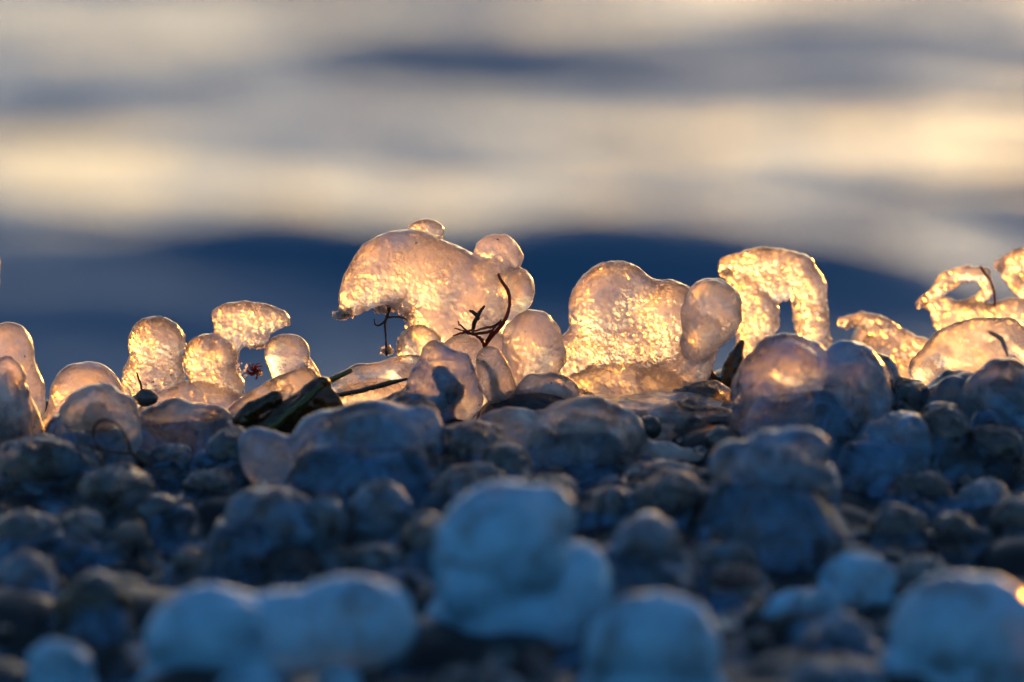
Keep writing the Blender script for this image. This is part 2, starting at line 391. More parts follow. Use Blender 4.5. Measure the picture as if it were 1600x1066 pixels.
def crust_z(X, Y):
    P = np.stack([X.ravel(), Y.ravel(), np.zeros(X.size)], 1); k_ = 0.0028
    acc = np.ones(X.shape)
    Xw = X + 0.006 * fbm(P, 40, 2, 81).reshape(X.shape); Yw = Y + 0.010 * fbm(P, 40, 2, 83).reshape(X.shape)
    for (x, y, r_, h_) in LUMPS:
        q = np.sqrt((Xw - x) ** 2 + (Yw - y) ** 2) / r_
        f_ = np.clip((1 - q) / 0.5, 0, 1); acc += np.expm1(h_ * f_ * f_ * (3 - 2 * f_) / k_)
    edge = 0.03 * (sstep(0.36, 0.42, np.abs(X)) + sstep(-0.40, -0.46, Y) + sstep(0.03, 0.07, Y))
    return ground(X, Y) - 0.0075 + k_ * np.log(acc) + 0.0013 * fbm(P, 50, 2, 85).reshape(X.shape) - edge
t = NT('glazed_shingle')
a = t.noise(26, 4, 0.6, 0.4); v = t.voro(85, out='Color'); vd = t.voro(85)
sep = t.n('ShaderNodeSeparateColor'); t.set(sep.inputs[0], v)
stone_c = t.mixc(sep.outputs[0], (0.006, 0.009, 0.014, 1), (0.022, 0.027, 0.036, 1))
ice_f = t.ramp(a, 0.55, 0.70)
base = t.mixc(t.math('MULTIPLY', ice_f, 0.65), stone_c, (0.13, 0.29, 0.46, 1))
p = t.n('ShaderNodeBsdfPrincipled'); t.set(p.inputs['Base Color'], base); t.set(p.inputs['Roughness'], t.ramp(a, 0.3, 0.7, 0.5, 0.3))
p.inputs['Specular IOR Level'].default_value = 0.2; p.inputs['Coat Weight'].default_value = 0.12; p.inputs['Coat Roughness'].default_value = 0.1
hh = t.math('ADD', t.math('MULTIPLY', vd, -1.0), t.math('MULTIPLY', t.noise(210, 4), 0.6)); t.set(p.inputs['Normal'], t.bump(hh, 0.35, 0.004))
M['shingle'] = t.done(p.outputs[0])
SKIRT = []                                             # (x, y, radius, height) of the ice fillets round the bedded stones

SEA = -0.50
def sea_z(X, Y):
    P = np.stack([X.ravel(), Y.ravel(), np.zeros(X.size)], 1)
    w = fbm(P * np.array((1, 0.25, 1)), 0.5, 2, 31).reshape(X.shape)
    far = 1 / (1 + (np.maximum(Y - 14, 0) / 25) ** 2) / (1 + (np.abs(X) / 60) ** 2)
    z = 0
    # the near breaking swell: steep face towards the beach
    yc = 4.62 + 0.10 * w + 0.05 * np.sin(X * 2.2 + 0.4); u = (Y - yc)
    amp = 0.134 + 0.016 * np.exp(-((X + 0.22) / 0.13) ** 2) + 0.008 * sstep(-0.3, -0.7, X) - 0.012 * np.sin(X * 1.3)
    z = z + amp * np.where(u < 0, np.exp(-(u / 0.24) ** 2), np.exp(-(u / 0.75) ** 2))
    for (wl, ang, am, ph) in ((2.3, 4, 0.030, 5.0), (1.37, -9, 0.022, 1.9), (0.83, 14, 0.011, 4.0), (0.61, -20, 0.007, 2.2), (0.43, 9, 0.0035, 0.8), (0.31, -35, 0.0022, 5.1)):
        k_ = 2 * math.pi / wl; c, s_ = math.cos(math.radians(ang)), math.sin(math.radians(ang))
        z = z + am * far * np.sin(k_ * (Y * c + X * s_) + ph + 2.2 * w * (1 + 0.3 / wl))
    n1 = fbm(P * np.array((0.55, 1.0, 1)), 2.6, 4, 41).reshape(X.shape)
    z = z + np.exp(-(u / 0.5) ** 2) * 0.035 * fbm(P * np.array((0.6, 1.6, 1)), 2.0, 3, 71).reshape(X.shape)
    return SEA + z + 0.026 * far * n1 + 0.055 * far * fbm(P * np.array((0.35, 0.6, 1)), 0.9, 2, 55).reshape(X.shape)
t = NT('sea_water')
p = t.n('ShaderNodeBsdfPrincipled'); p.inputs['Base Color'].default_value = (0.05, 0.13, 0.23, 1); p.inputs['Roughness'].default_value = 0.08
p.inputs['IOR'].default_value = 1.333
t.set(p.inputs['Normal'], t.bump(t.noise(24, 3, 0.6), 0.22, 0.012, t.bump(t.noise(7, 4, 0.6), 0.2, 0.05)))
M['sea'] = t.done(p.outputs[0])
sheet('sea', axis(-3.2, 3.2, 0.03, -4000, 4000), axis(2.4, 16, 0.03, 2.0, 7000), sea_z, M['sea'])

# ------------------------------------------------------------------ the row of backlit ice along the crest
# centre: arched lump with knobs
Y = 0.0
r = thing('ice_formation', 'arched cloudy ice lump with hanging hooked snout, tallest of the row', 'ice', Y, 700, 610)
part(r, 'ice_body', [E(634, 424, 82, 66, 0, 50), E(578, 446, 42, 40, -4, 34), E(553, 462, 20, 22, -4, 18), C((548, 468, 14), (536, 488, 8), (526, 497, 4)), C((560, 470, 12), (553, 494, 5)),
     E(690, 438, 66, 58, 4, 50), E(700, 500, 62, 64, 8, 48), E(735, 560, 80, 50, 10, 46), E(770, 440, 45, 40, 12, 34), E(752, 476, 44, 46, -14, 44), E(700, 610, 150, 40, 10, 40),
     E(598, 532, 36, 56, 0, 90, minus=True), E(548, 545, 40, 44, 0, 90, minus=True)], 'milky', Y, k=16, res=2, lump=2.6, lump_sz=34, grain=2.2)
part(r, 'ice_knob', [E(776, 394, 34, 29, 14, 28), E(792, 408, 25, 24, 10, 24), E(756, 424, 30, 20, 12, 24, -30)], 'milky', Y, k=14, res=2, lump=4, lump_sz=26, grain=1.6)
part(r, 'ice_knob', [E(805, 446, 30, 28, -2, 26), E(812, 462, 22, 24, -6, 20), E(798, 494, 24, 34, 4, 24)], 'clear', Y, k=14, res=2, lump=2.6, lump_sz=26)
part(r, 'ice_knob', [E(665, 361, 31, 19, 34, 22)], 'glow', Y, k=10, res=2, lump=1.5, grain=1)
part(r, 'ice_ball', [E(830, 534, 46, 48, -12, 40), E(850, 556, 34, 36, -8, 30), E(812, 574, 44, 34, -8, 34)], 'milky', Y, k=16, res=2, lump=4, lump_sz=30, grain=1.4)
part(r, 'ice_ball', [E(656, 536, 33, 28, -26, 28), E(640, 552, 24, 20, -20, 20)], 'clear', Y, res=2, lump=3, lump_sz=24, grain=1)
part(r, 'ice_ball', [E(722, 548, 30, 26, -42, 26), E(742, 558, 20, 20, -40, 18)], 'clear', Y, res=2, lump=3, lump_sz=24)
crystals(r, [(612, 474, 26, 12, 0, 20), (640, 486, 12, 26, 4, 16), (596, 484, 12, 6, 0, 12), (543, 488, 18, 10, -4, 10), (532, 494, 14, 5, -4, 6), (618, 466, 22, 14, -20, 14), (605, 548, 10, 6, 4, 8), (628, 540, 8, 16, 4, 12)], Y, 700)

r = thing('twig', 'thin dark forked twig under the snout of the arched ice lump', 'twig', Y, 604, 556)
stem(r, 'stalk', [(604, 556, 3.0, 0), (603, 530, 2.4, 0), (602, 505, 3, 2), (608, 484, 4.5, 4), (606, 466, 4.5, 6)], 'twig', Y)
stem(r, 'side_shoot', [(605, 497, 2.6, 2), (594, 508, 2.4, 0), (586, 506, 2.0, -3), (585, 498, 1.4, -4)], 'twig', Y)
stem(r, 'side_shoot', [(605, 496, 2.2, 2), (622, 495, 2.0, 3), (640, 501, 1.8, 4)], 'twig', Y)
r = thing('seaweed', 'red branching seaweed stem curling up over the arched ice lump', 'seaweed', Y, 755, 548)
stem(r, 'stalk', [(757, 542, 3.4, -58), (768, 526, 4.0, -66), (786, 505, 4.2, -78), (796, 480, 4.0, -74), (794, 456, 3.4, -68), (784, 440, 3.0, -70), (778, 428, 3.2, -64)], 'red_weed', Y)
for q, c in enumerate(([(784, 504, 3, -76), (762, 512, 2.8, -80), (735, 517, 2.4, -78), (710, 514, 1.8, -72)], [(770, 518, 3, -70), (745, 522, 2.6, -76), (722, 520, 2.2, -74), (708, 526, 1.4, -70)],
          [(757, 542, 3, -60), (752, 530, 3, -68), (738, 522, 2.4, -74), (720, 510, 1.8, -74), (716, 502, 1.2, -74)], [(760, 534, 2.6, -66), (772, 512, 2.2, -78), (784, 500, 1.6, -80)], [(756, 546, 3, -58), (758, 556, 2.4, -54), (760, 566, 1.6, -48)])):
    stem(r, 'branch', c, 'red_weed', Y, 1.0)

def icicles(root, spots, Y, mat='crystal'):
    for (px, py, L, r0, d) in spots:
        part(root, 'icicle', [C((px, py, r0, d), (px + random.uniform(-3, 3), py + L * 0.55, r0 * 0.6, d), (px + random.uniform(-4, 4), py + L, max(1.2, r0 * 0.22), d))], mat, Y, k=4, res=1.6, lump=1.0, lump_sz=8)
icicles(bpy.data.objects['ice_formation'], [(566, 476, 14, 6, -4), (590, 474, 12, 6, 2), (622, 474, 18, 7, 4), (640, 480, 22, 7, 6), (542, 484, 16, 6, -4)], 0.0)
r = thing('seaweed', 'dark seaweed shred frozen inside the arched ice lump', 'seaweed', 0.0, 745, 515)
stem(r, 'strand', [(738, 520, 3, -50), (742, 504, 4, -56), (750, 488, 4, -58), (757, 478, 2, -56)], 'twig', 0.0, 0.8)
stem(r, 'strand', [(734, 486, 2, -56), (742, 490, 5, -58), (748, 500, 3, -58)], 'twig', 0.0, 0.8)

# glowing block beside it
Y = 0.012
r = thing('ice_formation', 'broad grainy ice block with twin humps, glowing brightest gold', 'ice', Y, 980, 610)
part(r, 'ice_body', [E(938, 484, 50, 66, 6, 46), E(968, 456, 52, 46, 6, 40), E(1040, 492, 56, 54, 8, 44), E(925, 552, 44, 50, 0, 44), E(1000, 550, 90, 56, 0, 50), E(884, 566, 26, 40, 6, 30), E(980, 625, 100, 40, 6, 44)], 'glow', Y, k=18, res=2, lump=3, lump_sz=36, grain=2.2)
part(r, 'ice_ball', [E(1112, 480, 45, 46, -40, 40), E(1108, 508, 40, 36, -38, 38), E(1090, 540, 26, 26, -30, 26)], 'milky', Y, k=18, res=2, lump=4, lump_sz=34, grain=0.8)
part(r, 'ice_neck', [C((1100, 520, 30, -26), (1088, 560, 28, -14), (1070, 606, 30, -6)), E(1040, 590, 50, 32, -10, 30)], 'milky', Y, k=14, res=2, lump=2.5, grain=1.5)
part(r, 'frosted_base', [E(972, 596, 90, 34, -12, 40, 3), E(1040, 618, 60, 26, -20, 34)], 'milky', Y, k=14, res=2.0, lump=3, lump_sz=18, grain=3.5)
crystals(r, [(930, 545, 45, 14, -40, 10), (895, 570, 18, 20, -20, 8), (1000, 550, 30, 16, -44, 8)], Y, 260, lo=1.2, hi=2.8)

# arch
Y = 0.05
r = thing('ice_formation', 'hooked ice arch with a slit of sea showing between its legs', 'ice', Y, 1220, 600)
part(r, 'ice_body', [C((1138, 417, 18), (1172, 410, 22), (1215, 410, 24), (1246, 422, 27), (1264, 452, 29), (1268, 500, 27), (1278, 560, 24), (1280, 620, 30)), E(1205, 436, 50, 38, 0, 26), C((1146, 430, 16), (1170, 458, 32), (1186, 490, 32), (1180, 540, 32), (1172, 590, 34), (1175, 630, 36)),
     C((1246, 452, 1), (1238, 478, 4), (1229, 502, 10), (1222, 530, 15), (1224, 560, 15), minus=True), C((1246, 452, 1, 40), (1238, 478, 4, 40), (1229, 502, 10, 40), (1222, 530, 15, 40), minus=True), C((1246, 452, 1, -40), (1238, 478, 4, -40), (1229, 502, 10, -40), (1222, 530, 15, -40), minus=True)], 'glow', Y, k=7, res=2, lump=3, lump_sz=26, grain=2.6)
crystals(r, [(1246, 480, 8, 26, 0, 14), (1140, 424, 16, 8, 0, 10), (1262, 500, 14, 30, -20, 6), (1220, 430, 50, 20, -24, 6)], Y, 260, lo=1.5, hi=3.6)
icicles(r, [(1134, 424, 10, 6, 0), (1244, 486, 16, 6, 0), (1250, 506, 18, 6, -2)], Y)
r = thing('seaweed', 'dark forked seaweed stalks standing in the gap beneath the ice arch', 'seaweed', 0.03, 1120, 615)
part(r, 'blade', [C((1158, 535, 5), (1150, 560, 14), (1138, 600, 17), (1120, 625, 14))], 'kelp', 0.03, k=6, res=2, lump=2, lump_sz=16)
part(r, 'blade', [C((1112, 552, 6), (1107, 575, 6), (1098, 604, 6), (1094, 620, 6)), C((1107, 576, 4), (1116, 590, 5), (1124, 598, 5))], 'kelp', 0.03, k=5, res=2, lump=1.4, lump_sz=12)
part(r, 'blade', [E(1084, 602, 13, 16, -20, 6, 20)], 'kelp', 0.03, k=5, res=2, lump=1, lump_sz=12)

# right-hand crest pieces
Y = 0.06
r = thing('ice_formation', 'low ragged ice crust glowing between the arch and the ring', 'ice', Y, 1370, 560)
part(r, 'ice_body', [C((1318, 504, 9), (1345, 500, 14), (1375, 510, 15), (1412, 528, 12), (1450, 545, 14)), E(1380, 545, 60, 22, 0, 20), E(1390, 590, 70, 50, 4, 24), E(1334, 530, 18, 14, 0, 60, minus=True)], 'glow', Y, k=9, res=2, lump=2.5, lump_sz=18, grain=3)
crystals(r, [(1330, 506, 18, 8, 0, 12), (1370, 512, 30, 8, 0, 14)], Y, 160, lo=1.5, hi=4)
r = thing('ice_formation', 'glittering ice ring with a beak and an oval hole of sea', 'ice', Y, 1520, 545)
part(r, 'ice_body', [C((1436, 477, 7), (1462, 456, 11), (1482, 436, 15), (1510, 428, 13), (1538, 430, 12), (1545, 452, 9), (1530, 468, 8), (1496, 482, 11), (1462, 470, 10)), C((1460, 478, 10), (1478, 512, 18), (1500, 540, 24)), E(1530, 500, 60, 26, 4, 24), E(1590, 490, 46, 24, 4, 22), E(1540, 540, 70, 30, 4, 26), E(1560, 590, 90, 50, 4, 30)], 'glow', Y, k=10, res=2, lump=2, lump_sz=18, grain=2.8)
crystals(r, [(1480, 442, 22, 10, 0, 12), (1515, 474, 26, 5, 0, 8), (1444, 474, 12, 8, 0, 8)], Y, 220, lo=1.4, hi=3.6)
r = thing('twig', 'thin brown stalk leaning against the glittering ice ring', 'twig', Y, 1556, 475)
stem(r, 'stalk', [(1554, 480, 2.2, -26), (1554, 460, 2.4, -22), (1548, 440, 2.4, -18), (1538, 426, 2.6, -14), (1532, 416, 3.2, -10)], 'red_weed', Y)
Y = 0.075
r = thing('ice_formation', 'sparkling wedge of ice cut off by the right picture edge', 'ice', Y, 1630, 520)
part(r, 'ice_body', [C((1562, 414, 9), (1590, 408, 18), (1630, 408, 24)), C((1575, 430, 9), (1596, 450, 12), (1640, 470, 22), (1660, 530, 26)), E(1690, 500, 70, 100, 0, 40), E(1700, 590, 110, 60, 0, 44), E(1810, 520, 90, 110, 0, 44), E(1930, 560, 90, 110, 0, 44)], 'glow', Y, k=12, res=2, lump=2, lump_sz=16, grain=3)  # lobes beyond the right edge are unseen, added to block the low sun
crystals(r, [(1566, 416, 10, 12, 0, 10), (1590, 440, 14, 14, 0, 10)], Y, 110, lo=1.5, hi=4)

# left-hand crest pieces
Y = 0.005
r = thing('ice_formation', 'grainy gold ice lump with two humps and a tilted cap', 'ice', Y, 300, 640)
part(r, 'ice_hump', [E(245, 536, 45, 42, 0, 36), E(240, 588, 48, 42, 0, 38), C((212, 600, 18), (196, 612, 8))], 'glow', Y, k=16, res=2, lump=2.5, lump_sz=24, grain=2.4)
part(r, 'ice_hump', [E(328, 560, 42, 38, -6, 34), E(338, 604, 44, 34, -6, 34)], 'glow', Y, k=16, res=2, lump=2.5, lump_sz=24, grain=1.8)
part(r, 'ice_cap', [E(392, 496, 62, 25, 6, 28, -5), E(372, 514, 38, 24, 4, 24), E(396, 530, 24, 14, 4, 14), C((362, 520, 22), (350, 552, 24))], 'glow', Y, k=12, res=2, lump=2, lump_sz=20, grain=1.8)
part(r, 'ice_skirt', [E(275, 660, 66, 48, -26, 40), E(345, 650, 46, 40, -20, 36), E(300, 625, 70, 30, -8, 34), E(310, 690, 110, 40, -16, 44)], 'milky', Y, k=16, res=2.4, lump=2.5, lump_sz=28, grain=0.8)
crystals(r, [(372, 580, 14, 22, -6, 14), (205, 606, 12, 14, 0, 10), (398, 540, 20, 6, 4, 8), (250, 600, 40, 16, -36, 6)], Y, 300, lo=1.4, hi=3.4)
r = thing('seaweed', 'small russet seaweed tuft wedged beside the two-humped gold ice', 'seaweed', Y, 400, 590)
for q in range(16):
    a = random.uniform(0, 2 * math.pi); L = random.uniform(8, 17)
    stem(r, 'frond', [(398, 581, 1.8, 0), (398 + 0.5 * L * math.cos(a), 581 + 0.5 * L * math.sin(a), 1.8, random.uniform(-6, 6)), (398 + L * math.cos(a + 0.5), 581 + L * math.sin(a + 0.5) * 0.9, 1.0, random.uniform(-10, 10))], 'red_weed', Y, 0.6)
r = thing('pebble', 'small black pebble with a stalk before the two-humped gold ice', 'pebble', -0.02, 230, 632)
part(r, 'stone', [E(229, 622, 17, 14, 0, 14), E(212, 626, 12, 7, 0, 8)], 'stone', -0.02, k=6, res=2, lump=1.5, lump_sz=12)
stem(r, 'stalk', [(222, 612, 2.2, 0), (219, 598, 2.0, 0), (213, 582, 1.4, 0)], 'twig', -0.02)

Y = -0.02
r = thing('ice_formation', 'tall smooth glowing ice dome at the left picture edge', 'ice', Y, 10, 680)
part(r, 'ice_body', [E(12, 560, 42, 58, 0, 42), E(28, 620, 44, 56, 0, 40), E(-40, 600, 70, 90, 0, 50), C((-20, 470, 16), (-9, 412, 11), (-14, 380, 6))], 'milky', Y, k=18, res=2.4, lump=2.2, grain=1)
Y = -0.012
r = thing('ice_coated_stone', 'domed ice lump glowing apricot, second along from the left edge', 'ice', Y, 130, 690)
part(r, 'ice_shell', [E(134, 618, 58, 52, 0, 46), E(120, 665, 56, 46, 0, 42)], 'milky', Y, k=16, res=2.4, lump=2.2, grain=1.2)
part(r, 'stone', [E(110, 680, 34, 30, 10, 28)], 'stone', Y, res=3)

# clear knob, strand and seaweed left of centre
Y = -0.012
r = thing('ice_formation', 'clear glassy ice knob with a long sloping translucent strand', 'ice', Y, 430, 660)
part(r, 'ice_knob', [E(448, 552, 36, 31, 0, 30), C((450, 578, 28), (468, 606, 30))], 'clear', Y, k=10, res=2, lump=1, sm=3)
part(r, 'ice_strand', [C((476, 596, 22, -20), (430, 612, 22, -24), (380, 645, 22, -28), (340, 690, 20, -30)), E(455, 625, 34, 24, -10, 26)], 'milky', Y, k=14, res=2, lump=2.5, lump_sz=24)
part(r, 'ice_rim', [C((478, 560, 6, 6), (492, 582, 7, 4), (500, 604, 8, 0))], 'glow', Y, k=6, res=2, lump=1)
r = thing('seaweed', 'dark olive seaweed blades sheathed in ice below the glassy knob', 'seaweed', -0.055, 450, 700)
part(r, 'blade', [C((502, 600, 12, 0), (474, 634, 24, -6), (430, 664, 24, -8), (380, 690, 16, -8)), E(502, 640, 34, 40, -2, 12), E(470, 672, 40, 26, -8, 10)], 'kelp', -0.055, k=14, res=2, lump=3, lump_sz=20)
part(r, 'blade', [C((430, 622, 10, 4), (396, 640, 16, 2), (362, 680, 20, 0), (345, 715, 14, 0))], 'kelp', -0.055, k=14, res=2, lump=2.5, lump_sz=18)
part(r, 'green_rib', [C((500, 604, 5, -20), (468, 634, 6, -34), (430, 664, 6, -38), (405, 680, 4, -34))], 'kelp_green', -0.055, k=5, res=1.8, lump=1.5, lump_sz=10)
part(r, 'ice_sheath', [C((474, 655, 6, -22), (470, 678, 12, -24), (464, 700, 17, -24)), C((452, 608, 8, 4), (430, 630, 12, 4), (400, 660, 8, 2))], 'clear', -0.055, k=8, res=2, lump=2)

Y = -0.015
r = thing('ice_formation', 'flat icy ledge with a green seaweed edge below the arched lump', 'ice', Y, 600, 645)
part(r, 'ice_ledge', [C((515, 604, 14, 0), (560, 588, 18, 0), (620, 582, 20, 0), (650, 590, 18, 0)), E(590, 620, 70, 26, -4, 34), E(640, 575, 42, 22, 14, 24)], 'clear', Y, k=12, res=2, lump=2, lump_sz=30)
part(r, 'dark_seam', [C((512, 620, 4, -22), (560, 612, 4, -28), (610, 598, 4, -30), (648, 590, 3, -28))], 'kelp', Y, k=4, res=1.8, lump=1)
part(r, 'green_rib', [C((502, 604, 6, -6), (525, 590, 5, -12), (548, 580, 4, -8))], 'kelp_green', Y, k=4, res=1.8, lump=1)
Y = -0.035
r = thing('ice_coated_stone', 'leaning frost-streaked ice hump in front of the arched lump', 'ice', Y, 700, 660)
part(r, 'ice_shell', [C((680, 552, 22), (706, 580, 34), (728, 625, 28)), E(668, 600, 32, 40, 0, 30), E(660, 640, 80, 32, 0, 40)], 'frost', Y, k=16, res=2.2, lump=2.5, lump_sz=22, grain=0.8)
part(r, 'stone', [C((690, 585, 14), (706, 612, 20)), E(660, 640, 50, 22, 0, 28)], 'stone', Y, k=10, res=3)
r = thing('ice_formation', 'clear drop of ice holding a dark seaweed strand', 'ice', -0.03, 765, 640)
part(r, 'ice_drop', [C((765, 562, 22, 0), (772, 590, 28, 0), (790, 625, 24, 0))], 'clear', -0.03, k=10, res=2, lump=1.2, sm=3)
part(r, 'seaweed_strand', [C((756, 566, 4, 0), (770, 585, 6, 0), (774, 610, 8, 0), (786, 630, 10, 0))], 'kelp', -0.03, k=4, res=2, lump=1)

# warm frozen hollow in the middle right
def stone(px, top, base, hw, label, shell='frost', core='stone', cov=5, rd=None, extra=(), name='ice_coated_stone', cat='iced stone', group=None, dy=0.0, k=11, res=3.4, grain=0.6, lump=None, coreprims=None, lump_sz=None, under=0.25):
    lump = lump or 2.5 + 0.06 * hw; lump_sz = lump_sz or max(28, hw * 0.7)
    Yb = hit(px, base); h_ = (base - top); s_ = pxs(Yb); rr = rd or min(hw, h_ * 0.62) * 0.85
    Yc = Yb + rr * s_ * 0.75 + dy
    r_ = thing(name, label, cat, Yc, px, base, group)
    cy_ = top + h_ * 0.56
    prims = [E(px, cy_, hw, h_ * 0.56, 0, rr), E(px, base + h_ * (under - 0.28), hw * 1.12, h_ * 0.36, 0, rr * 1.1)] + list(extra)
    rs = random.Random(int(px * 7 + top)); big = hw >= 34 and shell != 'rime'
    for q in range(5 if big else 2 if hw > 20 else 0):     # smaller frozen lobes and runs on its flanks
        ux = rs.uniform(-0.95, 0.95); vy = rs.uniform(0.15, 0.85) if abs(ux) < 0.6 else rs.uniform(0.45, 0.9)
        lr = hw * rs.uniform(0.22, 0.42); cx_, ly = px + ux * hw * 0.9, top + h_ * vy
        if ly - lr < top + h_ * 0.1 * abs(ux): ly = top + lr + h_ * 0.12
        dd = -rr * math.sqrt(max(0.05, 1 - ux * ux)) * rs.uniform(0.45, 0.85)
        prims.append(E(cx_, ly, lr, lr * rs.uniform(0.7, 1.1), dd, lr * 0.8))
        if q < 2: prims.append(C((cx_, ly, lr * 0.5, dd), (cx_ + rs.uniform(-8, 8), base + 4, lr * 0.45, dd - 4)))
    P_ = at(px, base, Yc)
    if shell != 'rime': LUMPS.append((P_[0], Yc, (hw * 1.5 + 8) * s_, min(0.045, 0.60 * h_ * s_ + 0.003)))
    SKIRT.append((P_[0], Yc, (hw * 1.15 + 8) * s_, min(0.006, 0.15 * h_ * s_) if shell == 'rime' else min(0.020, (0.40 * h_ + 4) * s_)))
    part(r_, 'ice_shell', prims, shell, Yc, k=k, res=res, lump=lump, lump_sz=lump_sz, grain=grain)
    if core:
        cp = coreprims or [E(px, cy_ + h_ * 0.06, max(4, hw - cov), max(4, h_ * 0.56 - cov), 0, max(4, rr - cov))] + [x for x in extra if x[0] == 'C' and False]
        part(r_, 'stone', cp, core, Yc, k=k, res=4.5, lump=lump, lump_sz=26)
    return r_
PEBBLES = []
def pebble(*a): PEBBLES.append(a)
def top_hit(px, py):                                 # where a pixel's ray meets the crust or the bank
    d = np.array(ray(px, py)); ts = np.linspace(1.3, 2.75, 400)
    X = (CAM[0] + d[0] * ts)[:, None]; Yq = (CAM[1] + d[1] * ts)[:, None]; Z = CAM[2] + d[2] * ts
    under = np.nonzero(Z <= np.maximum(crust_z(X, Yq), ground(X, Yq) - 0.006)[:, 0])[0]
    return float(Yq[under[0], 0]) if len(under) else hit(px, py)
def build_pebble(px, py, rx, ry, label, mat='stone', rot=0, dy=0.0):
    Yb = top_hit(px, py + ry * 0.7) + 0.25 * rx * pxs(0) + dy
    r_ = thing('pebble', label, 'pebble', Yb, px, py + ry)
    me = blob_mesh('pebble', [E(px, py, rx, ry, 0, rx * 0.8, rot), E(px + rx * 0.3, py + ry * 0.25, rx * 0.6, ry * 0.7, -3, rx * 0.6)], Yb, k=8, res=2, lump=ry * 0.16, lump_sz=rx * 1.1, origin=tuple(r_.location))
    COL.objects.unlink(r_); lab = dict(r_.items()); loc = tuple(r_.location); bpy.data.objects.remove(r_)
    o = link('pebble', me, M[mat], None, loc)
    for k_, v in lab.items(): o[k_] = v
    return o

Y = -0.004
r = thing('ice_sheet', 'thin cloudy ice sheet frozen over the hollow under the gold block', 'ice', Y, 1000, 690)
Yh = hit(1000, 660)
part(r, 'ice_surface', [E(1010, 655, 150, 34, 0, 120), E(960, 690, 110, 24, -60, 90), E(1060, 640, 80, 26, 60, 70)], 'milky', Yh, k=20, res=3, lump=3, lump_sz=40, grain=1.2)
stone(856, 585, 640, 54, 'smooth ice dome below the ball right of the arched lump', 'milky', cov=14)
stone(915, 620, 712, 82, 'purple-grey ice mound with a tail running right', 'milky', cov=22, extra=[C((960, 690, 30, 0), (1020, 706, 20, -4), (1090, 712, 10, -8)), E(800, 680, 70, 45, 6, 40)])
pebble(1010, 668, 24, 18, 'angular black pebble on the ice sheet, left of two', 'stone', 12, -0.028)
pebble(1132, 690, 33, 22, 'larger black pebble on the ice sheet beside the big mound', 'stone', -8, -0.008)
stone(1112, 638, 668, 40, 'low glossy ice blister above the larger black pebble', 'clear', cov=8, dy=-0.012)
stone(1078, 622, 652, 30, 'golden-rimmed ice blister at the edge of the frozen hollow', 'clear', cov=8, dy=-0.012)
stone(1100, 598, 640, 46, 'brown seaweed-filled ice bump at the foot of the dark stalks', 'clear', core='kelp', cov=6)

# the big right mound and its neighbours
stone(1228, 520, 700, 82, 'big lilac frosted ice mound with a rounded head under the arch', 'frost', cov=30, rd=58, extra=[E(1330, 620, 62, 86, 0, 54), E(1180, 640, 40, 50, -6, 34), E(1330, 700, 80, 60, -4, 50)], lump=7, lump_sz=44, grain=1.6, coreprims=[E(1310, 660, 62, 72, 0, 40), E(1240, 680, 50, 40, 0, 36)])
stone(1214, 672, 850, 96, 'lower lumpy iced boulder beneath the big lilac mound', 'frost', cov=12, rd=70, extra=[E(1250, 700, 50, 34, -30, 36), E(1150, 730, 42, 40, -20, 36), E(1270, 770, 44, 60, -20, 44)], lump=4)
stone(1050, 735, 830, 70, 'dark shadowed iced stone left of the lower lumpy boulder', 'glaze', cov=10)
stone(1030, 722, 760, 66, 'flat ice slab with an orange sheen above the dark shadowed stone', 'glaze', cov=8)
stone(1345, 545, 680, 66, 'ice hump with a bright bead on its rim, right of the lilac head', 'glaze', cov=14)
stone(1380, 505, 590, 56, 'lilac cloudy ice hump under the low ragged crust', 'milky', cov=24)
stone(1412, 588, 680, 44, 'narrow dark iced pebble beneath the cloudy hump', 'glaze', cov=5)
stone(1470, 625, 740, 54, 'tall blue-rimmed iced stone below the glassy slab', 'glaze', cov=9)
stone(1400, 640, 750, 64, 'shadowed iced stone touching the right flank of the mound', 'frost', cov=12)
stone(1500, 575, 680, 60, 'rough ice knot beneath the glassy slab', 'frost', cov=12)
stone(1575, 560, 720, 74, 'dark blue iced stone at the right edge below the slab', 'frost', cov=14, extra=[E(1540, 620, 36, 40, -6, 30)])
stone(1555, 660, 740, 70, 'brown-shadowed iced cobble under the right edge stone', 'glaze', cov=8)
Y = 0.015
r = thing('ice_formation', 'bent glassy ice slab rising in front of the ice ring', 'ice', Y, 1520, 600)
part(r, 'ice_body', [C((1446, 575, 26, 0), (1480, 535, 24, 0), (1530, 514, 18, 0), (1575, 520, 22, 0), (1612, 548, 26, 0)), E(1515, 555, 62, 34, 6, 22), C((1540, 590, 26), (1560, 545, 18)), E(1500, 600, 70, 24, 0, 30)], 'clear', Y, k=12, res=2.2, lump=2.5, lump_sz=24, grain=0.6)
part(r, 'seaweed_strand', [C((1546, 518, 2.5, -10), (1566, 530, 3.5, -12), (1574, 556, 2.5, -10))], 'kelp', Y, k=4, res=2, lump=1.5, lump_sz=8)

